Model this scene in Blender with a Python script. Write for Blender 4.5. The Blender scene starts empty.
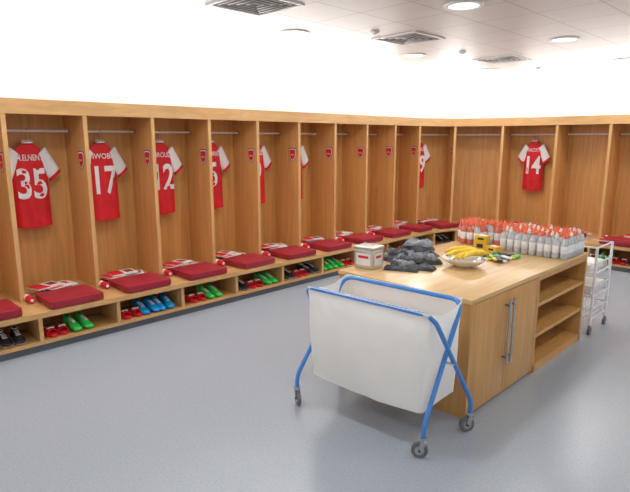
import bpy, bmesh, math, random
from mathutils import Vector, Matrix, noise
random.seed(7)
scene = bpy.context.scene
try:
    scene.view_settings.view_transform = 'Standard'
except Exception: pass

# ---------------- materials ----------------
def mat(name, col, rough=0.5, metal=0.0, spec=0.5, trans=0.0, emis=None, es=0.0, var=0.06, vscale=8.0, stretch=(1,1,1), coat=0.0):
    m = bpy.data.materials.new(name); m.use_nodes = True
    nt = m.node_tree; b = nt.nodes['Principled BSDF']
    tc = nt.nodes.new('ShaderNodeTexCoord'); mp = nt.nodes.new('ShaderNodeMapping')
    mp.inputs['Scale'].default_value = stretch
    nz = nt.nodes.new('ShaderNodeTexNoise'); nz.inputs['Scale'].default_value = vscale; nz.inputs['Detail'].default_value = 4
    cr = nt.nodes.new('ShaderNodeValToRGB')
    lo = [max(0, c*(1-var)) for c in col]; hi = [min(1, c*(1+var)) for c in col]
    cr.color_ramp.elements[0].position = 0.3; cr.color_ramp.elements[1].position = 0.7
    cr.color_ramp.elements[0].color = (*lo, 1); cr.color_ramp.elements[1].color = (*hi, 1)
    L = nt.links
    L.new(tc.outputs['Object'], mp.inputs['Vector']); L.new(mp.outputs[0], nz.inputs['Vector'])
    L.new(nz.outputs['Fac'], cr.inputs['Fac']); L.new(cr.outputs['Color'], b.inputs['Base Color'])
    b.inputs['Roughness'].default_value = rough; b.inputs['Metallic'].default_value = metal
    b.inputs['Specular IOR Level'].default_value = spec
    b.inputs['Transmission Weight'].default_value = trans
    b.inputs['Coat Weight'].default_value = coat
    if emis:
        b.inputs['Emission Color'].default_value = (*emis, 1); b.inputs['Emission Strength'].default_value = es
    return m

def wood(name, col, stretch, var=0.22, rough=0.4):
    m = mat(name, col, rough=rough, var=var, vscale=1.0, stretch=stretch)
    nt = m.node_tree
    nz = [n for n in nt.nodes if n.type == 'TEX_NOISE'][0]
    nz.inputs['Detail'].default_value = 6; nz.inputs['Distortion'].default_value = 0.6
    return m

M_front = wood('oak_front', (0.66, 0.38, 0.155), (26, 26, 1.6), 0.12)
M_back = wood('oak_back_panel', (0.67, 0.345, 0.11), (22, 22, 1.3), 0.14)
M_side = wood('oak_side_panel', (0.69, 0.365, 0.125), (22, 22, 1.3), 0.12)
M_hor = wood('oak_bench', (0.64, 0.37, 0.15), (3, 3, 20), 0.12)
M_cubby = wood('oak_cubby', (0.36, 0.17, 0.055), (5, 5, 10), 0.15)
M_plinth = mat('plinth_grey', (0.09, 0.10, 0.115), 0.5)
M_top = wood('oak_island_top', (0.68, 0.44, 0.20), (22, 1.4, 22), 0.10, 0.25)
M_isl = wood('oak_island_body', (0.60, 0.32, 0.105), (24, 24, 1.5), 0.14, 0.35)
M_chrome = mat('brushed_chrome', (0.55, 0.55, 0.57), 0.25, 1.0)
M_rail = mat('rail_white_metal', (0.78, 0.78, 0.78), 0.3, 0.2)
M_red = mat('jersey_red', (0.70, 0.012, 0.022), 0.7, var=0.12)
M_white = mat('cloth_white', (0.85, 0.85, 0.86), 0.75, var=0.03)
M_cush = mat('cushion_red', (0.33, 0.012, 0.032), 0.45, var=0.10)
M_navy = mat('crest_navy', (0.02, 0.03, 0.12), 0.5)
M_blue = mat('frame_blue', (0.05, 0.25, 0.70), 0.3, coat=0.4)
M_gold = mat('gold', (0.7, 0.45, 0.05), 0.4)
M_black = mat('black_rubber', (0.018, 0.018, 0.02), 0.55)
M_grey = mat('caster_grey', (0.16, 0.16, 0.17), 0.5)
M_green = mat('boot_green', (0.06, 0.72, 0.12), 0.35)
M_cyan = mat('boot_blue', (0.01, 0.40, 0.9), 0.35)
M_paper = mat('paper_white', (0.8, 0.8, 0.78), 0.5)
M_yel = mat('banana_yellow', (0.9, 0.62, 0.04), 0.45, var=0.12, vscale=20)
M_brown = mat('banana_tip', (0.13, 0.07, 0.02), 0.6)
M_ybox = mat('carton_yellow', (0.75, 0.5, 0.03), 0.45)
M_cer = mat('ceramic_white', (0.85, 0.85, 0.83), 0.15)
M_dark = mat('cloth_charcoal', (0.055, 0.06, 0.072), 0.5, var=0.5, vscale=16)
M_dark2 = mat('cloth_grey', (0.22, 0.235, 0.265), 0.5, var=0.35, vscale=16)
M_tin = mat('tin_silver', (0.62, 0.60, 0.55), 0.3, 0.6)
M_wwire = mat('white_wire', (0.82, 0.82, 0.84), 0.35)
M_bottle = mat('clear_plastic', (0.88, 0.91, 0.94), 0.12, trans=0.5, var=0.02)
M_pink = mat('pink_drink', (0.85, 0.24, 0.18), 0.15, trans=0.25)
M_cap = mat('cap_orange', (0.88, 0.18, 0.07), 0.4)
M_orlab = mat('label_white', (0.85, 0.85, 0.87), 0.5)
M_lamp = mat('lamp_diffuser', (0.95, 0.95, 0.95), 0.4, emis=(1, 0.98, 0.95), es=2.0)
M_vent = mat('vent_dark', (0.16, 0.15, 0.14), 0.6)
M_wwall = mat('wall_white_paint', (0.92, 0.92, 0.92), 0.8, var=0.01)
M_wlow = mat('wall_room_paint', (0.80, 0.81, 0.83), 0.8, var=0.01)
M_ltrim = mat('white_trim', (0.85, 0.85, 0.85), 0.4)

M_canvas = mat('white_canvas', (0.90, 0.895, 0.87), 0.85, var=0.03, vscale=5)
nt = M_canvas.node_tree; b = nt.nodes['Principled BSDF']
tr = nt.nodes.new('ShaderNodeBsdfTranslucent'); tr.inputs['Color'].default_value = (0.91, 0.905, 0.88, 1)
mx = nt.nodes.new('ShaderNodeMixShader'); mx.inputs[0].default_value = 0.34
nt.links.new(b.outputs[0], mx.inputs[1]); nt.links.new(tr.outputs[0], mx.inputs[2])
nt.links.new(mx.outputs[0], nt.nodes['Material Output'].inputs['Surface'])

M_floor = mat('floor_vinyl', (0.36, 0.408, 0.465), 0.27, var=0.07, vscale=70)
M_ceil = bpy.data.materials.new('ceiling_metal_tiles'); M_ceil.use_nodes = True
nt = M_ceil.node_tree; b = nt.nodes['Principled BSDF']; L = nt.links
tc = nt.nodes.new('ShaderNodeNewGeometry'); sx = nt.nodes.new('ShaderNodeSeparateXYZ'); L.new(tc.outputs['Position'], sx.inputs[0])
outs = []
for ax in ('X', 'Y'):
    d = nt.nodes.new('ShaderNodeMath'); d.operation = 'MULTIPLY'; d.inputs[1].default_value = 1/0.55
    L.new(sx.outputs[ax], d.inputs[0])
    f = nt.nodes.new('ShaderNodeMath'); f.operation = 'FRACT'; L.new(d.outputs[0], f.inputs[0])
    g = nt.nodes.new('ShaderNodeMath'); g.operation = 'LESS_THAN'; g.inputs[1].default_value = 0.026
    L.new(f.outputs[0], g.inputs[0]); outs.append(g)
mxm = nt.nodes.new('ShaderNodeMath'); mxm.operation = 'MAXIMUM'
L.new(outs[0].outputs[0], mxm.inputs[0]); L.new(outs[1].outputs[0], mxm.inputs[1])
mc = nt.nodes.new('ShaderNodeMix'); mc.data_type = 'RGBA'
mc.inputs['A'].default_value = (0.66, 0.65, 0.635, 1); mc.inputs['B'].default_value = (0.42, 0.41, 0.40, 1)
L.new(mxm.outputs[0], mc.inputs['Factor']); L.new(mc.outputs['Result'], b.inputs['Base Color'])
b.inputs['Roughness'].default_value = 0.38

# ---------------- mesh builder ----------------
class MB:
    def __init__(s, name, mats, xf=None):
        s.name = name; s.mats = mats; s.v = []; s.f = []; s.mi = []; s.sm = []; s.xf = xf
    def add(s, vs, fs, mi=0, smooth=False, X=None):
        o = len(s.v)
        for p in vs:
            p = Vector(p)
            if X is not None: p = X @ p
            s.v.append(p)
        for f in fs:
            s.f.append([o+i for i in f]); s.mi.append(mi); s.sm.append(smooth)
    def box(s, lo, hi, mi=0, X=None, bev=0.0):
        x0, y0, z0 = lo; x1, y1, z1 = hi
        if bev <= 0:
            vs = [(x0,y0,z0),(x1,y0,z0),(x1,y1,z0),(x0,y1,z0),(x0,y0,z1),(x1,y0,z1),(x1,y1,z1),(x0,y1,z1)]
            fs = [(0,3,2,1),(4,5,6,7),(0,1,5,4),(1,2,6,5),(2,3,7,6),(3,0,4,7)]
            s.add(vs, fs, mi, False, X)
        else:
            bm = bmesh.new(); bmesh.ops.create_cube(bm, size=1)
            for v in bm.verts:
                v.co = Vector(((x0+x1)/2+v.co.x*(x1-x0), (y0+y1)/2+v.co.y*(y1-y0), (z0+z1)/2+v.co.z*(z1-z0)))
            bmesh.ops.bevel(bm, geom=list(bm.edges), offset=bev, segments=3, profile=0.5, affect='EDGES')
            bm.verts.index_update()
            s.add([v.co.copy() for v in bm.verts], [[v.index for v in f.verts] for f in bm.faces], mi, True, X); bm.free()
    def tube(s, pts, r, mi=0, n=10, X=None, radii=None, flat=1.0):
        pts = [Vector(p) for p in pts]; vs = []; fs = []
        T0 = (pts[1]-pts[0]).normalized()
        up = Vector((0,0,1)) if abs(T0.z) < 0.9 else Vector((1,0,0))
        Nn = T0.cross(up).normalized()
        for i, p in enumerate(pts):
            T = (pts[min(i+1, len(pts)-1)]-pts[max(i-1, 0)]).normalized()
            Nn = (Nn - T*Nn.dot(T)).normalized(); B = T.cross(Nn)
            rr = radii[i] if radii else r
            for k in range(n):
                a = 2*math.pi*k/n
                vs.append(p+Nn*(math.cos(a)*rr)+B*(math.sin(a)*rr*flat))
        for i in range(len(pts)-1):
            for k in range(n):
                a = i*n+k; b2 = i*n+(k+1) % n
                fs.append((a, b2, b2+n, a+n))
        fs.append(list(range(n))[::-1]); fs.append([(len(pts)-1)*n+k for k in range(n)])
        s.add(vs, fs, mi, True, X)
    def lathe(s, prof, c=(0,0,0), mi=0, n=16, X=None):
        vs = []; fs = []; c = Vector(c)
        for (r, z) in prof:
            for k in range(n):
                a = 2*math.pi*k/n; vs.append(c+Vector((r*math.cos(a), r*math.sin(a), z)))
        for i in range(len(prof)-1):
            for k in range(n):
                a = i*n+k; b2 = i*n+(k+1) % n
                fs.append((a, b2, b2+n, a+n))
        s.add(vs, fs, mi, True, X)
    def loft(s, rings, mi=0, X=None, cap=True):
        n = len(rings[0]); vs = [p for r in rings for p in r]; fs = []
        for i in range(len(rings)-1):
            for k in range(n):
                a = i*n+k; b2 = i*n+(k+1) % n
                fs.append((a, b2, b2+n, a+n))
        if cap:
            fs.append(list(range(n))[::-1]); fs.append([(len(rings)-1)*n+k for k in range(n)])
        s.add(vs, fs, mi, True, X)
    def obj(s, parent=None, angle=35):
        me = bpy.data.meshes.new(s.name)
        xs = [p.x for p in s.v]; ys = [p.y for p in s.v]; zs = [p.z for p in s.v]
        c = Vector(((min(xs)+max(xs))/2, (min(ys)+max(ys))/2, min(zs)))
        me.from_pydata([p-c for p in s.v], [], s.f)
        for m in s.mats: me.materials.append(m)
        for i, p in enumerate(me.polygons):
            p.material_index = s.mi[i]; p.use_smooth = s.sm[i]
        bm = bmesh.new(); bm.from_mesh(me); bmesh.ops.recalc_face_normals(bm, faces=bm.faces)
        for e in bm.edges:
            if len(e.link_faces) == 2 and e.calc_face_angle(0) > math.radians(angle): e.smooth = False
        bm.to_mesh(me); bm.free()
        o = bpy.data.objects.new(s.name, me); o.location = c
        scene.collection.objects.link(o)
        if parent: o.parent = parent
        return o

def empty(name):
    o = bpy.data.objects.new(name, None); scene.collection.objects.link(o); return o

def fillet(pts, r, n=6):
    pts = [Vector(p) for p in pts]; out = [pts[0]]
    for i in range(1, len(pts)-1):
        a, b_, c = pts[i-1], pts[i], pts[i+1]
        rr = min(r, (a-b_).length*0.49, (c-b_).length*0.49)
        p0 = b_+(a-b_).normalized()*rr; p1 = b_+(c-b_).normalized()*rr
        for k in range(n+1):
            t = k/n; out.append(p0*(1-t)**2+b_*2*t*(1-t)+p1*t*t)
    out.append(pts[-1]); return out

def text_mesh(body, size, bold=0.0):
    cu = bpy.data.curves.new('t', 'FONT'); cu.body = body; cu.size = size; cu.align_x = 'CENTER'; cu.offset = bold
    cu.resolution_u = 3
    o = bpy.data.objects.new('t', cu); scene.collection.objects.link(o)
    dg = bpy.context.evaluated_depsgraph_get(); ev = o.evaluated_get(dg); me = ev.to_mesh()
    vs = [v.co.copy() for v in me.vertices]; fs = [list(p.vertices) for p in me.polygons]
    ev.to_mesh_clear(); bpy.data.objects.remove(o); bpy.data.curves.remove(cu)
    return vs, fs

# ---------------- room shell ----------------
def slab(name, lo, hi, m):
    b = MB(name, [m]); b.box(lo, hi); return b.obj()
XL, XR, YN, YB, ZT = -6.22, 3.4, -2.6, 9.88, 3.65
slab('floor', (XL-.2, YN-.2, -0.1), (XR+.2, YB+.2, 0), M_floor)
slab('wall_left', (XL-.15, YN-.15, 0), (XL, YB+.15, ZT), M_wwall)
slab('wall_back', (XL, YB, 0), (XR, YB+.15, ZT), M_wwall)
slab('wall_right', (XR, YN-.15, 0), (XR+.15, YB+.15, ZT), M_wlow)
slab('wall_front', (XL, YN-.15, 0), (XR, YN, ZT), M_wlow)
slab('ceiling', (XL-.15, YN-.15, ZT), (XR+.15, YB+.15, ZT+.1), M_wwall)
ZC = 3.05
rb = MB('suspended_ceiling', [M_ceil, M_ltrim])
out = [(XR, YN), (XR, 9.45)]
for k in range(9):
    a = math.radians(90+90*k/8); out.append((-4.0+0.85*math.cos(a), 8.6+0.85*math.sin(a)))
out.append((-4.85, YN))
n = len(out)
vs = [(x, y, ZC) for x, y in out]+[(x, y, ZC+.09) for x, y in out]
rb.add(vs, [list(range(n)), [n+i for i in range(n)][::-1]], 0)
rb.add(vs, [(i, (i+1) % n, n+(i+1) % n, n+i) for i in range(n)], 1)
rb.obj()

# ---------------- locker run ----------------
P = [Vector((-5.65, 1.565+.754*k)) for k in range(-5, 9)]
P += [Vector((-5.62, 8.28)), Vector((-5.33, 8.99)), Vector((-4.56, 9.30)), Vector((-3.61, 9.30)), Vector((-2.79, 9.30))]
x = -2.79
while x < 3.0:
    x += .85; P.append(Vector((min(x, 3.38), 9.30)))
NP = len(P)
def cr(p0, p1, p2, p3, t):
    return 0.5*((2*p1)+(p2-p0)*t+(2*p0-5*p1+4*p2-p3)*t*t+(3*p1-p0-3*p2+p3)*t**3)
def pt(i, t):
    if 12 <= i <= 16:
        return cr(P[i-1], P[i], P[i+1], P[i+2], t)
    return P[i].lerp(P[i+1], t)
def frame(i, t):
    a = pt(i, max(t-.02, 0)); b2 = pt(i, min(t+.02, 1))
    T = (b2-a).normalized(); return pt(i, t), T, Vector((T.y, -T.x))
S = []
for i in range(NP-1):
    m = 8 if 12 <= i <= 16 else 1
    for k in range(m): S.append(frame(i, k/m) if k else frame(i, 0.0001))
S.append(frame(NP-2, 1.0))
Sn = []
for i, (p, T, N) in enumerate(S):
    a = S[max(i-1, 0)][0]; c = S[min(i+1, len(S)-1)][0]
    T = (c-a).normalized() if 0 < i < len(S)-1 else T
    Sn.append((p, T, Vector((T.y, -T.x))))
lock = empty('changing_room_lockers')
def sweep(name, o0, o1, z0, z1, m):
    b = MB(name, [m]); vs = []; fs = []
    for (p, T, N) in Sn:
        a = p+N*o0; c = p+N*o1
        vs += [(a.x, a.y, z0), (c.x, c.y, z0), (c.x, c.y, z1), (a.x, a.y, z1)]
    for i in range(len(Sn)-1):
        for k in range(4):
            fs.append((i*4+k, i*4+(k+1) % 4, i*4+4+(k+1) % 4, i*4+4+k))
    fs.append((3, 2, 1, 0)); e = (len(Sn)-1)*4; fs.append((e, e+1, e+2, e+3))
    b.add(vs, fs, 0, False); return b.obj(lock)
H = 2.33; ZBn = .375
sweep('fascia', -.035, 0.012, 2.19, H, M_hor)
sweep('top_panel', -.545, -.035, 2.25, 2.29, M_back)
sweep('back_panel', -.545, -.525, .375, 2.25, M_back)
sweep('bench_top', -.545, .50, .325, ZBn, M_hor)
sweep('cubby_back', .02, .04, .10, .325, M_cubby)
sweep('cubby_base', .04, .485, .065, .094, M_hor)
sweep('plinth', .04, .475, 0, .065, M_plinth)
dv = MB('dividers', [M_side, M_front])
def fX(p, T, N, z=0):
    return Matrix(((T.x, N.x, 0, p.x), (T.y, N.y, 0, p.y), (0, 0, 1, z), (0, 0, 0, 1)))
def divN(i):
    a = P[max(i-1, 0)]; c = P[min(i+1, NP-1)]
    T = (c-a).normalized(); return T, Vector((T.y, -T.x))
for i in range(NP):
    T, N = divN(i); X = fX(P[i], T, N)
    dv.box((-.017, -.525, ZBn), (.017, -.004, 2.25), 0, X)
    dv.box((-.021, -.004, ZBn), (.021, .004, 2.191), 1, X)
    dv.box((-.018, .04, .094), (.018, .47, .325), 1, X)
dv.obj(lock)
rl = MB('hanging_rails', [M_rail, M_chrome])
for i in range(NP-1):
    Ta, Na = divN(i); Tb, Nb = divN(i+1)
    a = P[i]-Na*.40+Ta*.018; c = P[i+1]-Nb*.40-Tb*.018
    rl.tube([(a.x, a.y, 2.04), (c.x, c.y, 2.04)], .013, 0, 8)
    for q, T in ((a, Ta), (c, -Tb)):
        rl.tube([(q.x, q.y, 2.04), (q.x+T.x*.012, q.y+T.y*.012, 2.04)], .027, 1, 10)
rl.obj(lock)

cb = MB('club_crest_plaques', [M_red, M_white, M_navy, M_gold])
def shield(s):
    return [(-.5*s, .55*s), (0, .62*s), (.5*s, .55*s), (.5*s, 0), (.38*s, -.32*s), (0, -.65*s), (-.38*s, -.32*s), (-.5*s, 0)]
for i in range(1, NP):
    T, N = divN(i)
    c = P[i]-N*.125
    for s_, off, mi in ((.155, .0185, 2), (.138, .0205, 1), (.118, .0225, 0)):
        vs = []
        for (u, w) in shield(s_):
            vs.append((c.x+N.x*u-T.x*off, c.y+N.y*u-T.y*off, 1.74+w))
        for (u, w) in shield(s_):
            vs.append((c.x+N.x*u-T.x*.016, c.y+N.y*u-T.y*.016, 1.74+w))
        cb.add(vs, [list(range(8))]+[(k, (k+1) % 8, 8+(k+1) % 8, 8+k) for k in range(8)], mi)
    vs = [(c.x+N.x*u-T.x*.025, c.y+N.y*u-T.y*.025, 1.735+w) for u, w in ((-.038, -.008), (.042, -.006), (.042, .010), (-.038, .014))]
    cb.add(vs, [(0, 1, 2, 3)], 3)
cb.obj(lock)

# ---------------- jerseys ----------------
def jersey(i, number, nm, t=.5, yaw=0, sx_=.73):
    p, T, N = frame(i, t)
    p = p-N*.435
    X = fX(p, T, N, 1.935) @ Matrix.Rotation(math.radians(yaw), 4, 'Z') @ Matrix.Diagonal((sx_, 1, 1, 1))
    b = MB('football_jersey', [M_red, M_white, M_gold, M_chrome])
    seed = i*3.7
    def dep(x_, z_):
        e = max(0, 1-(x_/.27)**2)**.5
        w = .012*noise.noise(Vector((x_*9+seed, z_*3.0, seed)))+.008*math.sin(x_*38+z_*5+seed)*min(1, -z_*1.5)
        return .012+.045*e*(0.6+.4*min(1, -z_*2))+w
    nx, nz = 20, 18
    def ztop(a):
        a = abs(a)
        return -.015 if a < .28 else -.015-.095*((a-.28)/.72)**1.1
    def wid(r): return .205+.03*min(1, r*3)+.012*r
    F = []; B = []
    for r in range(nz+1):
        rr = r/nz
        for k in range(nx+1):
            a = -1+2*k/nx
            x_ = a*wid(rr); zt = ztop(a); z_ = zt+(-.90-zt+.015*abs(a))*rr
            edge = (1-abs(a)**6)
            d = dep(x_, z_)*edge*(min(1, .3+rr*6))
            F.append((x_, d, z_)); B.append((x_, -d*.7, z_))
    W = nx+1; off = len(F); fs = []
    for r in range(nz):
        for k in range(nx):
            q = r*W+k
            fs.append((q, q+1, q+W+1, q+W)); fs.append((off+q, off+q+W, off+q+W+1, off+q+1))
    for k in range(nx): fs.append((k, off+k, off+k+1, k+1))
    b.add(F+B, fs, 0, True, X)
    cp = [(.065*math.cos(a), .012+.035*math.sin(a), .0+(-.012 if math.sin(a) > 0 else .004)) for a in [2*math.pi*k/14 for k in range(15)]]
    b.tube(cp, .010, 1, 6, X)
    for sd in (-1, 1):
        A = Vector((sd*.165, .0, -.105)); D = Vector((sd*.56, 0, -.83)).normalized(); U = Vector((sd*.83, 0, .56)).normalized()
        rings = []
        for q in range(9):
            tq = q/8; c = A+D*(.32*tq)+Vector((0, .012, 0))
            hw = .082+.014*tq; dp = .022+.012*tq
            rg = []
            for k in range(12):
                a = 2*math.pi*k/12
                wv = .004*math.sin(q*1.9+k+seed)
                rg.append(c+U*(math.cos(a)*hw)+Vector((0, math.sin(a)*(dp+wv), 0)))
            rings.append(rg)
        b.loft(rings[:8], 1, X, cap=True); b.loft(rings[7:], 0, X, cap=True)
    for body, size, zc, wmax in ((number, .43, -.58, .39), (nm, .085, -.195, .35)):
        vs, fs = text_mesh(body, size, .010 if body == number else .001)
        xs = [v.x for v in vs]; w = max(xs)-min(xs); sc = min(1, wmax/w)
        if body == nm: sc = min(1.25, wmax/w)
        o = [(v.x*sc, dep(v.x*sc, zc+v.y)+.006, zc+v.y) for v in vs]
        b.add(o, fs, 1, False, X)
    hk = [(0, .0, -.03), (0, .0, .065)]+[(0, .024-.024*math.cos(a), .105+.022*math.sin(a)) for a in [math.pi*k/8 for k in range(9)]]
    b.tube(hk, .004, 3, 6, X)
    b.tube([(-.17, 0, -.085), (0, 0, -.02), (.17, 0, -.085)], .006, 3, 6, X)
    return b.obj(angle=60)
J = {5: ('35', 'M.ELNENY', .42), 6: ('17', 'IWOBI', .43), 7: ('12', 'GIROUD', .41), 8: ('5', 'GABRIEL', .39), 9: ('9', 'PEREZ', .38), 10: ('7', 'ALEXIS', .39), 14: ('19', 'CAZORLA', .42), 16: ('14', 'WALCOTT', .42)}
for i, (a, c, t) in J.items(): jersey(i, a, c, t)
jersey(3, '11', 'OZIL', .45); jersey(19, '8', 'RAMSEY')

# ---------------- cushions / programmes / footwear ----------------
def boot(b, X, mu, ms):
    rings = []
    for (y, w, z0, z1) in [(-.135, .012, .03, .075), (-.13, .028, .016, .098), (-.10, .036, .012, .105), (-.05, .035, .014, .098), (0, .038, .014, .085),
                           (.05, .045, .012, .068), (.09, .044, .012, .055), (.12, .034, .014, .045), (.138, .012, .02, .034)]:
        rg = []
        for k in range(12):
            a = 2*math.pi*k/12; cx = math.cos(a); sz = math.sin(a)
            rg.append((w*math.copysign(abs(cx)**.75, cx)*(1 if sz < .3 else .78), y, (z0+z1)/2+(z1-z0)/2*math.copysign(abs(sz)**.7, sz)))
        rings.append(rg)
    b.loft(rings, mu, X)
    rings2 = [[(p[0]*1.06, p[1]*1.02, min(p[2], .022)-.003) for p in r] for r in rings]
    b.loft(rings2, ms, X)
    b.tube([(.022*math.cos(a), -.085+.042*math.sin(a), .104) for a in [2*math.pi*k/12 for k in range(13)]], .006, ms, 6, X)
    b.add([(.022*math.cos(a), -.085+.042*math.sin(a), .1055) for a in [2*math.pi*k/12 for k in range(12)]], [list(range(12))], 3, False, X)
    for q in range(4):
        b.box((-.018, -.025+q*.022, .088-q*.006), (.018, -.019+q*.022, .094-q*.006), 2, X)
    for (sx_, sy_) in ((-.025, .09), (.025, .09), (-.027, .04), (.027, .04), (-.02, -.1), (.02, -.1)):
        b.lathe([(.006, .001), (.008, .014)], (sx_, sy_, 0), ms, 6, X)
def slide(b, X):
    def outl(z, s=1.0):
        pts = []
        for k in range(20):
            a = 2*math.pi*k/20; y = math.sin(a)*.135
            w = .044+.008*math.sin(a)
            pts.append((math.cos(a)*w*s, y*s, z))
        return pts
    b.loft([outl(0, .96), outl(.004), outl(.022), outl(.026, .96)], 0, X)
    rings = []
    for k in range(9):
        a = math.pi*k/8; cx = -math.cos(a)*.05; cz = .015+math.sin(a)*.06
        rings.append([(cx, .0, cz), (cx, .085, cz*.9), (cx*.93, .085, cz*.9-.006), (cx*.93, .0, cz-.006)])
    b.loft(rings, 0, X)
    b.box((-.03, .03, .064), (.03, .055, .074), 1, X)

footwear = {5: [('slide', .22), ('green', .52)], 6: [('slide', .22), ('cyan', .50), ('cyan', .76)], 7: [('slide', .30), ('green', .60)],
            8: [('black', .15), ('slide', .46), ('green', .78)], 9: [('black', .2), ('slide', .52), ('black', .82)], 10: [('green', .2), ('green', .5), ('slide', .8)],
            11: [('slide', .25), ('black', .5), ('slide', .78)], 12: [('green', .3), ('slide', .7)], 13: [('slide', .3), ('black', .7)], 14: [('black', .5)], 15: [('slide', .5)],
            16: [('black', .25), ('slide', .5), ('green', .75)], 17: [('cyan', .3), ('slide', .7)], 18: [('green', .25), ('slide', .5), ('black', .75)], 4: [('slide', .3), ('black', .7)], 3: [('cyan', .5)]}
MU = {'green': M_green, 'cyan': M_cyan, 'black': M_black}
for i in range(2, NP-1):
    p, T, N = frame(i, .47)
    corner = 13 <= i <= 15
    cw = .40 if corner else .51
    b = MB('seat_cushion', [M_cush])
    c = p+N*.262; X = fX(c, T, N, ZBn+.002) @ Matrix.Rotation(math.radians(random.uniform(-2.5, 2.5)), 4, 'Z')
    bm = bmesh.new(); bmesh.ops.create_cube(bm, size=1)
    bmesh.ops.subdivide_edges(bm, edges=list(bm.edges), cuts=9, use_grid_fill=True)
    vs = []
    for v in bm.verts:
        x_, y_, z_ = v.co*2
        e = (1-abs(x_)**5)*(1-abs(y_)**5)
        rx = x_*(1-.02*abs(y_)**6)*cw/2; ry = y_*(1-.02*abs(x_)**6)*.23
        side = 1-.02*(z_*z_)
        zz = .040+z_*(.034+.008*e*(z_ > 0))+(.006*z_*e if z_ > 0 else 0)
        vs.append((rx*side, ry*side, max(zz, 0.002) if z_ < 0 else zz))
    bm.verts.index_update()
    b.add(vs, [[v.index for v in f.verts] for f in bm.faces], 0, True, X); bm.free()
    hw = cw/2*.99; hd = .227
    b.tube(fillet([(0, -hd, .070), (hw, -hd, .070), (hw, hd, .070), (-hw, hd, .070), (-hw, -hd, .070), (0, -hd, .070)], .025, 4), .004, 0, 6, X)
    b.obj(angle=50)
    b = MB('match_programmes', [M_paper, M_red, M_cush])
    for q in range(6):
        Xp = fX(p-N*random.uniform(.13, .20)+T*random.uniform(-.12, .12), T, N, ZBn+.001+q*.015) @ Matrix.Rotation(math.radians(random.uniform(-22, 22)), 4, 'Z')
        b.box((-.15, -.105, 0), (.15, .105, .012), 0, Xp)
        b.box((-.147, -.102, .012), (-.01, .102, .0138), 1, Xp)
        b.box((.03, -.07, .012), (.12, .04, .0138), 2 if q % 2 else 1, Xp)
    b.obj()
    if not corner:
        b = MB('rolled_socks', [M_red, M_white])
        Xs = fX(p-T*(.311)+N*.06, T, N, ZBn+.036)
        b.tube([(0, -.08, 0), (0, -.02, 0)], .032, 1, 14, Xs); b.tube([(0, -.02, 0), (.0, .08, 0)], .034, 0, 14, Xs)
        b.tube([(0, .079, 0), (0, .086, 0)], .016, 1, 12, Xs)
        b.obj()
    for ent in footwear.get(i, []):
        kind, t = ent[0], ent[1]
        q, T2, N2 = frame(i, t)
        mats = [M_red, M_white, M_paper, M_black] if kind == 'slide' else [MU[kind], M_paper if kind == 'black' else MU[kind], M_white, M_black]
        b = MB('slide_sandals' if kind == 'slide' else 'football_boots', mats)
        for sd in (-1, 1):
            ang = random.uniform(-16, 16)
            Xb = fX(q+N2*.315+T2*(sd*.059), T2, N2, .096) @ Matrix.Rotation(math.radians(ang*.5), 4, 'Z') @ Matrix.Scale(1.08, 4)
            if kind == 'slide': slide(b, Xb)
            else: boot(b, Xb, 0, 1)
        b.obj(angle=50)

# ---------------- island cabinet ----------------
isl = empty('island_cabinet')
ix0, ix1, iy0, iy1, izt = -2.94, -1.71, 3.21, 5.43, .886
b = MB('worktop', [M_top]); b.box((ix0, iy0, izt-.035), (ix1, iy1, izt), 0, bev=.003); b.obj(isl)
b = MB('carcass', [M_isl, M_top, M_plinth])
ys = 4.32
b.box((ix0+.01, iy0+.01, .0), (ix1-.03, ys-.02, izt-.035), 0)
b.box((ix0+.01, ys-.02, .0), (ix1-.45, iy1-.01, izt-.035), 0)
b.box((ix1-.45, ys-.02, 0), (ix1-.005, ys+.02, izt-.035), 0)
b.box((ix1-.45, iy1-.045, 0), (ix1-.005, iy1-.005, izt-.035), 0)
b.box((ix1-.45, ys, .0), (ix1-.005, iy1-.02, .075), 0)
for z in (.31, .58): b.box((ix1-.45, ys+.02, z), (ix1-.012, iy1-.045, z+.032), 0)
b.box((ix1-.45, ys+.02, izt-.075), (ix1-.008, iy1-.045, izt-.035), 0)
b.box((ix1-.03, iy0+.005, 0), (ix1-.005, iy0+.035, izt-.035), 0)
b.obj(isl)
ym = (iy0+ys)/2
for nme, y0, y1 in (('door_panel_near', iy0+.038, ym-.003), ('door_panel_far', ym+.003, ys-.023)):
    b = MB(nme, [M_isl]); b.box((ix1-.028, y0, .03), (ix1-.006, y1, izt-.042), 0, bev=.002); b.obj(isl)
for nme, y in (('door_handle_near', ym-.035), ('door_handle_far', ym+.035)):
    b = MB(nme, [M_grey, M_chrome])
    b.tube([(ix1+.032, y, .28), (ix1+.032, y, .79)], .009, 1, 10)
    for z in (.33, .74): b.tube([(ix1-.008, y, z), (ix1+.032, y, z)], .008, 0, 8)
    b.obj(isl)

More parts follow.
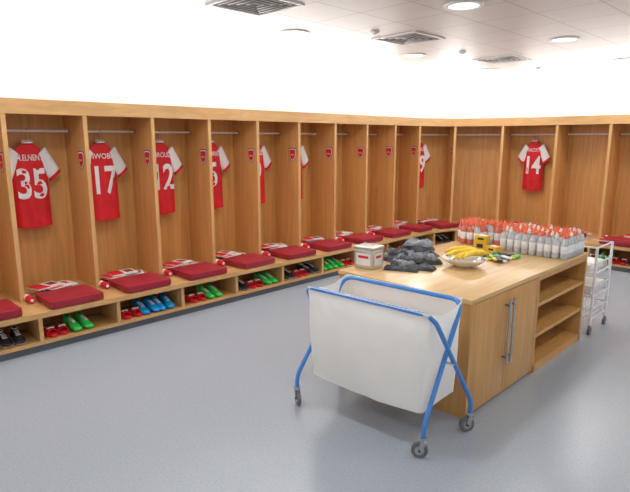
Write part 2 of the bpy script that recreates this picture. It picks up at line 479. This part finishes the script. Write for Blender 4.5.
# ---------------- items on island ----------------
def heap_into(b, pieces, z):
    for (cx, cy, rx, ry, hh, rot, mi) in pieces:
        nr, na = 10, 30; fs = []
        sd = random.uniform(0, 50)
        X = Matrix.Translation((cx, cy, z)) @ Matrix.Rotation(rot, 4, 'Z')
        def hgt(u, v, rr):
            n1 = noise.noise(Vector((u*9+sd, v*9, sd))); n2 = abs(noise.noise(Vector((u*22+sd, v*16, sd+4))))
            return max(.002, hh*(1-rr**3)*(.75+.6*n1)+.04*n2*(1-rr**4))
        vs = [(0, 0, hgt(0, 0, 0))]
        for r in range(1, nr+1):
            rr = r/nr
            for k in range(na):
                a = 2*math.pi*k/na
                w = 1+.40*noise.noise(Vector((math.cos(a)*1.8+sd, math.sin(a)*1.8, 2)))
                u, v = rx*rr*math.cos(a)*w, ry*rr*math.sin(a)*w
                vs.append((u, v, hgt(u, v, rr) if r < nr else 0.001))
        for k in range(na): fs.append((0, 1+k, 1+(k+1) % na))
        for r in range(nr-1):
            for k in range(na):
                q = 1+r*na+k; q2 = 1+r*na+(k+1) % na
                fs.append((q, q2, q2+na, q+na))
        b.add(vs, fs, mi, True, X)
def garment(b, cx, cy, z, w, d, h, rot, mi):
    sd = random.uniform(0, 60); X = Matrix.Translation((cx, cy, z)) @ Matrix.Rotation(rot, 4, 'Z')
    nu, nv = 22, 16; top = []; bot = []
    for j in range(nv+1):
        for k in range(nu+1):
            a, c = -1+2*k/nu, -1+2*j/nv
            wob = 1+.10*noise.noise(Vector((a*2+sd, c*2, 1)))
            x_, y_ = a*w/2*wob, c*d/2*(1+.12*noise.noise(Vector((a*2, c*2+sd, 5))))
            e = min(1, (1-abs(a))*5)**.5*min(1, (1-abs(c))*5)**.5
            bend = .026*noise.noise(Vector((a*1.3+sd, c*1.3, 9)))
            hz = h*e*(.8+.4*noise.noise(Vector((a*3.2+sd, c*3.2, 2))))+.018*abs(noise.noise(Vector((a*7+sd, c*4, 3))))*e
            top.append((x_, y_, max(.002, hz+max(0, bend)))); bot.append((x_, y_, 0.0005+max(0, bend)*.2))
    W = nu+1; o = len(top); fs = []
    for j in range(nv):
        for k in range(nu):
            q = j*W+k; fs.append((q, q+1, q+W+1, q+W)); fs.append((o+q, o+q+W, o+q+W+1, o+q+1))
    per = [k for k in range(W)]+[j*W+nu for j in range(1, nv+1)]+[nv*W+k for k in range(nu-1, -1, -1)]+[j*W for j in range(nv-1, 0, -1)]
    for q in range(len(per)):
        a, c = per[q], per[(q+1) % len(per)]; fs.append((a, o+a, o+c, c))
    b.add(top+bot, fs, mi, True, X)
b = MB('crumpled_training_kit', [M_dark, M_dark2])
z0 = izt+.001
for (cx, cy, dz, w, d, h, rot, mi) in ((-2.76, 4.12, 0, .32, .26, .045, .2, 0), (-2.74, 4.10, .04, .27, .22, .04, .7, 1), (-2.77, 4.11, .075, .27, .20, .04, -.3, 0), (-2.77, 4.12, .11, .24, .19, .04, .4, 1),
        (-2.58, 3.93, 0, .28, .18, .04, .9, 0), (-2.61, 3.94, .035, .24, .15, .035, .5, 1), (-2.82, 3.84, 0, .22, .20, .04, -.3, 0), (-2.81, 3.85, .035, .22, .18, .04, .2, 1), (-2.80, 3.84, .07, .18, .14, .03, .8, 0),
        (-2.48, 3.72, 0, .26, .12, .03, .3, 0), (-2.66, 3.74, .0, .24, .14, .045, -.5, 1), (-2.56, 3.57, 0, .28, .09, .025, .45, 0), (-2.62, 3.80, .035, .22, .12, .035, .2, 0), (-2.58, 3.84, .065, .16, .10, .03, 1.0, 1)):
    garment(b, cx, cy, z0+dz, w, d, h, rot, mi)
heap_into(b, [(-2.70, 3.90, .09, .06, .10, .4, 1), (-2.68, 3.68, .07, .04, .05, 1.2, 0), (-2.62, 4.08, .08, .07, .08, .2, 0)], z0)
b.obj(angle=50)
b = MB('tin_box', [M_tin, M_paper, M_red])
X = Matrix.Translation((-2.825, 3.47, izt+.001)) @ Matrix.Rotation(.12, 4, 'Z')
b.box((-.095, -.085, 0), (.095, .085, .16), 0, X, bev=.008); b.box((-.10, -.09, .162), (.10, .09, .188), 0, X, bev=.006)
b.box((-.07, -.0865, .03), (.07, -.0855, .13), 1, X); b.box((-.05, -.0872, .09), (.05, -.0862, .112), 2, X)
b.box((.0945, -.06, .03), (.0958, .06, .13), 1, X); b.box((.0955, -.04, .09), (.0965, .04, .112), 2, X)
b.tube([(-.04, 0, .188), (-.04, 0, .202), (.04, 0, .202), (.04, 0, .188)], .004, 0, 6, X)
b.obj()
bc = Vector((-2.27, 4.08, izt+.001))
b = MB('fruit_bowl', [M_cer, M_yel, M_brown])
b.lathe([(0, .004), (.08, .0), (.085, .008), (.14, .030), (.178, .060), (.190, .070), (.180, .069), (.135, .040), (.08, .018), (0, .014)], bc, 0, 28)
for q in range(8):
    pts = []; rd = []
    for k in range(11):
        t = k/10; ang = -0.95+1.9*t
        pts.append(Vector((-.11+.032*q, .180*math.sin(ang), .128-.075*(1-math.cos(ang))+.012*math.sin(q*2.1)))); rd.append(.022*min(1, .28+3.2*min(t, 1-t)))
    Xq = Matrix.Translation(bc) @ Matrix.Rotation(-.55+.10*(q-3.5), 4, 'Z')
    b.tube(pts, .02, 1, 8, Xq, rd)
    d = (pts[-1]-pts[-2]).normalized()
    b.tube([pts[-1], pts[-1]+d*.025], .007, 2, 6, Xq)
    d = (pts[0]-pts[1]).normalized(); b.tube([pts[0], pts[0]+d*.006], .005, 2, 6, Xq)
b.obj(angle=60)
b = MB('energy_gel_sachets', [M_ybox, M_green, M_paper, M_dark])
for q in range(22):
    X = Matrix.Translation((-2.28+random.uniform(-.17, .22), 4.54+random.uniform(-.12, .18), izt+.002+.005*(q % 4))) @ Matrix.Rotation(random.uniform(0, 3), 4, 'Z')
    b.box((-.06, -.022, 0), (.06, .022, .018), (0, 3, 2, 3, 0, 1)[q % 6], X, bev=.006)
b.obj()
b = MB('snack_cartons', [M_ybox, M_paper, M_black])
for (cx, cy, r, z, h) in ((-2.52, 4.84, .2, 0, .08), (-2.51, 4.84, .1, .081, .06), (-2.36, 4.80, -.3, 0, .06)):
    X = Matrix.Translation((cx, cy, izt+.001+z)) @ Matrix.Rotation(r, 4, 'Z')
    b.box((-.06, -.045, 0), (.06, .045, h), 0, X); b.box((-.03, -.0465, .022), (.03, -.045, h-.02), 2, X); b.box((-.03, -.03, h), (.03, .03, h+.001), 1, X)
b.obj()
def bottle(b, x_, y_, z, s, liquid, cap):
    X = Matrix.Translation((x_, y_, z)) @ Matrix.Rotation(random.uniform(0, 6), 4, 'Z') @ Matrix.Scale(s, 4)
    b.lathe([(0, .0), (.028, .0), (.033, .006), (.033, .05), (.031, .055)], (0, 0, 0), liquid, 12, X)
    b.lathe([(.0325, .055), (.0335, .057), (.0335, .125), (.0325, .127)], (0, 0, 0), 2, 12, X)
    b.lathe([(.032, .127), (.033, .135), (.032, .15), (.022, .175), (.014, .19), (.0135, .205)], (0, 0, 0), liquid, 12, X)
    b.lathe([(.0175, .196), (.0175, .220), (.013, .223), (.009, .226), (.009, .242), (.006, .245), (0, .245)], (0, 0, 0), cap, 12, X)
b = MB('water_bottles', [M_bottle, M_pink, M_orlab, M_cap, M_paper])
for r in range(7):
    for k in range(9):
        bottle(b, -2.34+k*.072+random.uniform(-.003, .003), 4.94+r*.069+random.uniform(-.003, .003), izt+.001, .97, 0, 3 if (k*7+r*5) % 4 == 0 else (4 if (k+r) % 3 == 1 else 3))
b.obj(angle=40)
b = MB('sports_drink_bottles', [M_bottle, M_pink, M_orlab, M_cap, M_paper])
for r in range(5):
    for k in range(7):
        if r < 2 and k > 3: continue
        if r == 0 and k < 1: continue
        bottle(b, -2.88+k*.075, 5.00+r*.074, izt+.001, 1.0, 1 if (k+r) % 3 else 0, 3)
b.obj(angle=40)

# ---------------- laundry cart ----------------
cart = empty('laundry_cart')
CX = Matrix.Translation((-2.185, 2.835, 0)) @ Matrix.Rotation(math.radians(3.7), 4, 'Z')
b = MB('tubular_frame', [M_blue, M_chrome])
zt = .915
for sgn, lt, fl, fr in ((-1, .515, -.55, .575), (1, .490, -.575, .50)):
    path = [(fl, -sgn*.245, .115), (fl, -sgn*.245, .22), (-lt, sgn*.215, zt), (lt, sgn*.215, zt), (fr, -sgn*.245, .22), (fr, -sgn*.245, .115)]
    b.tube(fillet(path, .09, 7), .0155, 0, 12, CX)
for s_ in (-1, 1):
    b.tube([(s_*.475, -.01, .56), (s_*.565, -.01, .56)], .009, 1, 8, CX)
b.obj(cart)
for qi, (lx, ly, a) in enumerate(((-.575, -.245, 2.6), (.50, -.245, .5), (.575, .245, .9), (-.55, .245, 2.2))):
    b = MB('caster_%d' % (qi+1), [M_grey, M_chrome, M_black])
    X = CX @ Matrix.Translation((lx, ly, 0)) @ Matrix.Rotation(a, 4, 'Z')
    b.tube([(0, 0, .108), (0, 0, .140)], .022, 1, 12, X)
    for s_ in (-1, 1):
        b.add([(-.02, s_*.017, .112), (.02, s_*.017, .112), (-.012, s_*.017, .04), (-.032, s_*.017, .046),
               (-.02, s_*.020, .112), (.02, s_*.020, .112), (-.012, s_*.020, .04), (-.032, s_*.020, .046)],
              [(0, 1, 2, 3), (4, 5, 6, 7), (0, 1, 5, 4), (1, 2, 6, 5), (2, 3, 7, 6), (3, 0, 4, 7)], 1, False, X)
    b.box((-.022, -.020, .108), (.022, .020, .114), 1, X)
    b.tube([(-.022, -.012, .0525), (-.022, .012, .0525)], .0515, 0, 22, X)
    b.tube([(-.022, -.014, .0525), (-.022, .014, .0525)], .030, 1, 16, X)
    b.tube([(-.022, -.024, .0525), (-.022, .024, .0525)], .007, 2, 8, X)
    b.obj(cart)
b = MB('canvas_bag', [M_canvas])
def rr_pt(u, hx, hy, r):
    per = [(hx-r)*2, math.pi*r/2, (hy-r)*2, math.pi*r/2]*2
    tot = sum(per); d = u*tot
    segs = [((-hx+r, -hy), (1, 0)), ((hx-r, -hy+r), -90), ((hx, -hy+r), (0, 1)), ((hx-r, hy-r), 0), ((hx-r, hy), (-1, 0)), ((-hx+r, hy-r), 90), ((-hx, hy-r), (0, -1)), ((-hx+r, -hy+r), 180)]
    for L_, (o, dr) in zip(per, segs):
        if d <= L_+1e-9:
            if isinstance(dr, tuple): return Vector((o[0]+dr[0]*d, o[1]+dr[1]*d))
            a = math.radians(dr)+d/r; return Vector((o[0]+r*math.cos(a), o[1]+r*math.sin(a)))
        d -= L_
    return Vector((-hx+r, -hy))
NU, NV = 180, 36
vs = []; fs = []
for j in range(NV+1):
    t = j/NV
    hx = .490-.028*t; hy = .228-.010*t
    for k in range(NU):
        q = rr_pt(k/NU, hx, hy, .018+.012*t)
        endf = max(0, (abs(q.x)-.44)/.04); endf = min(1, endf)*(1-min(1, (q.y/hy)**2))
        z = .930-t*(.930-.275)
        z -= endf*.05*(1-t)**3
        z -= .028*(1-min(1, (q.x/.5)**2))*t*t
        bul = math.sin(math.pi*min(1, t*1.02))*.5
        nrm = Vector((q.x/.5*abs(q.x/.48)**6, q.y/.24 if abs(q.y) > .1 else q.y/.24*.3, 0))
        # soft hanging drapes: long, low, mostly vertical undulation that grows towards the bottom
        dr = .008*noise.noise(Vector((q.x*9, q.y*9, z*1.3)))*(.4+.6*t)
        fan = .005*math.sin(math.atan2(t*.66+.05, .52-abs(q.x))*17+1.5*noise.noise(Vector((q.x*3, z*3, 1))))*(1-t)*min(1, t*4)*(abs(q.x)/.5)
        w = .014*noise.noise(Vector((q.x*3.2, q.y*4+z, z*3.2+2)))+dr+fan
        off = nrm*(.006*bul+w*(min(1, t*5)))
        vs.append((q.x+off.x, q.y+off.y, z))
for j in range(NV):
    for k in range(NU):
        a = j*NU+k; c = j*NU+(k+1) % NU
        fs.append((a, c, c+NU, a+NU))
base = NV*NU; cnt = len(vs)
last = [Vector(v) for v in vs[base:]]; prev = base
for m in range(1, 6):
    sc = 1-m/6
    for k in range(NU):
        p_ = last[k]; vs.append((p_.x*sc, p_.y*sc, p_.z-.02*math.sin((1-sc)*math.pi/2)))
    cur = cnt+(m-1)*NU
    for k in range(NU): fs.append((prev+k, prev+(k+1) % NU, cur+(k+1) % NU, cur+k))
    prev = cur
fs.append([prev+k for k in range(NU)])
b.add(vs, fs, 0, True, CX)
b.obj(cart, angle=80)
b = MB('bag_laundry', [M_white, M_dark2])
heap_into(b, [(-2.185, 2.83, .34, .14, .20, .06, 0), (-2.0, 2.86, .14, .11, .24, .3, 0)], .32)
b.obj(cart)

# ---------------- white wire trolley ----------------
tr = MB('wire_trolley', [M_wwire, M_grey, M_paper])
tx0, tx1, ty0, ty1 = -2.1, -1.70, 5.64, 6.10
for x_ in (tx0, tx1):
    for y_ in (ty0, ty1):
        tr.tube([(x_, y_, .10), (x_, y_, .90)], .014, 0, 8)
        tr.tube([(x_-.012, y_, .042), (x_+.012, y_, .042)], .040, 1, 14)
        tr.tube([(x_, y_, .05), (x_, y_, .11)], .010, 1, 8)
for z in (.16, .40, .64, .90):
    tr.tube([(tx0, ty0, z), (tx1, ty0, z), (tx1, ty1, z), (tx0, ty1, z), (tx0, ty0, z)], .009, 0, 6)
    if z < .8:
        tr.tube([(tx0, ty0, z+.10), (tx1, ty0, z+.10), (tx1, ty1, z+.10), (tx0, ty1, z+.10), (tx0, ty0, z+.10)], .006, 0, 6)
        for k in range(9):
            x_ = tx0+(tx1-tx0)*k/8
            tr.tube([(x_, ty0, z+.10), (x_, ty0, z), (x_, ty1, z), (x_, ty1, z+.10)], .004, 0, 5)
        for k in range(8):
            y_ = ty0+(ty1-ty0)*k/7
            tr.tube([(tx0, y_, z+.10), (tx0, y_, z), (tx1, y_, z), (tx1, y_, z+.10)], .004, 0, 5)
tr.box((tx0+.03, ty0+.03, .408), (tx1-.03, ty1-.03, .50), 2, None, .01)
tr.box((tx0+.03, ty0+.03, .648), (tx1-.05, ty1-.05, .72), 2, None, .01)
tr.obj()

# ---------------- ceiling fixtures ----------------
def area(name, loc, rot, shape, sx_, sy_, power, parent=None, col=(1, .98, .955)):
    l = bpy.data.lights.new(name, 'AREA'); l.shape = shape; l.size = sx_
    if shape in ('RECTANGLE', 'ELLIPSE'): l.size_y = sy_
    l.energy = power; l.color = col
    o = bpy.data.objects.new(name, l); o.location = loc; o.rotation_euler = rot; scene.collection.objects.link(o)
    if parent: o.parent = parent; o.matrix_parent_inverse = parent.matrix_world.inverted()
    return o
def downlight(x_, y_, power=12):
    e = empty('ceiling_downlight')
    b = MB('trim_ring', [M_ltrim, M_lamp])
    b.lathe([(.125, .0), (.125, -.012), (.16, -.012), (.165, 0), (.125, 0)], (x_, y_, ZC-.0005), 0, 28)
    b.lathe([(0, -.004), (.125, -.004)], (x_, y_, ZC-.0005), 1, 28)
    b.obj(e)
    area('lamp', (x_, y_, ZC-.02), (0, 0, 0), 'DISK', .25, 0, power, e)
for y_ in (-.15, 2.05, 4.25, 6.43, 8.62):
    for x_ in (-2.5, -.3, 1.9): downlight(x_, y_, 11.5)
for y_ in (-.2, 1.9, 4.05, 6.2, 8.3): downlight(-4.35, y_, 13)
def vent(x_, y_, s=.29):
    b = MB('ceiling_air_vent', [M_ltrim, M_vent])
    z = ZC-.0005
    b.box((x_-s, y_-s, z-.012), (x_+s, y_-s+.03, z)); b.box((x_-s, y_+s-.03, z-.012), (x_+s, y_+s, z))
    b.box((x_-s, y_-s+.03, z-.012), (x_-s+.03, y_+s-.03, z)); b.box((x_+s-.03, y_-s+.03, z-.012), (x_+s, y_+s-.03, z))
    b.box((x_-s+.03, y_-s+.03, z-.003), (x_+s-.03, y_+s-.03, z), 1)
    for k in range(4):
        r = .05+k*.055
        for (a, c) in (((-r, -r), (r, -r)), ((r, -r), (r, r)), ((r, r), (-r, r)), ((-r, r), (-r, -r))):
            b.tube([(x_+a[0], y_+a[1], z-.007), (x_+c[0], y_+c[1], z-.007)], .004, 0, 4)
    b.obj()
for y_ in (.8, 3.0, 5.16, 7.38): vent(-3.7, y_)
for y_ in (.8, 3.0, 5.16, 7.38): vent(.8, y_)
def detector(x_, y_):
    b = MB('smoke_detector', [M_ltrim, M_grey])
    b.lathe([(0, -.035), (.02, -.035), (.03, -.022), (.045, -.018), (.05, 0), (0, 0)], (x_, y_, ZC-.0005), 0, 18); b.obj()
detector(-3.72, 4.6); detector(-3.75, 6.4); detector(-3.7, 8.6)

cv = empty('cove_lighting')
b = MB('cove_strip_fittings', [M_lamp, M_ltrim])
b.box((-5.98, -2.4, 2.292), (-5.88, 7.9, 2.33), 1); b.box((-5.96, -2.35, 2.331), (-5.90, 7.85, 2.345), 0)
b.box((-4.3, 9.55, 2.292), (3.2, 9.65, 2.33), 1); b.box((-4.25, 9.57, 2.331), (3.15, 9.63, 2.345), 0)
b.obj(cv)
area('cove_light_left', (-5.93, 2.8, 2.36), (math.radians(180), math.radians(12), 0), 'RECTANGLE', .12, 10.2, 170, cv)
area('cove_light_back', (-.6, 9.6, 2.36), (math.radians(180-0), 0, 0), 'RECTANGLE', 7.6, .12, 125, cv)
area('cove_light_corner', (-5.55, 9.2, 2.36), (math.radians(180), 0, 0), 'RECTANGLE', .6, .6, 36, cv)

w = bpy.data.worlds.new('world'); scene.world = w; w.use_nodes = True
w.node_tree.nodes['Background'].inputs[0].default_value = (.9, .95, 1, 1); w.node_tree.nodes['Background'].inputs[1].default_value = .3

# ---------------- camera ----------------
cam = bpy.data.cameras.new('camera'); co = bpy.data.objects.new('camera', cam); scene.collection.objects.link(co)
cam.sensor_width = 36; cam.lens = 36*537/630; cam.clip_start = .05
co.location = (0, 0, 1.95)
co.rotation_euler = (math.radians(90-11.2), 0, math.radians(45))
scene.camera = co
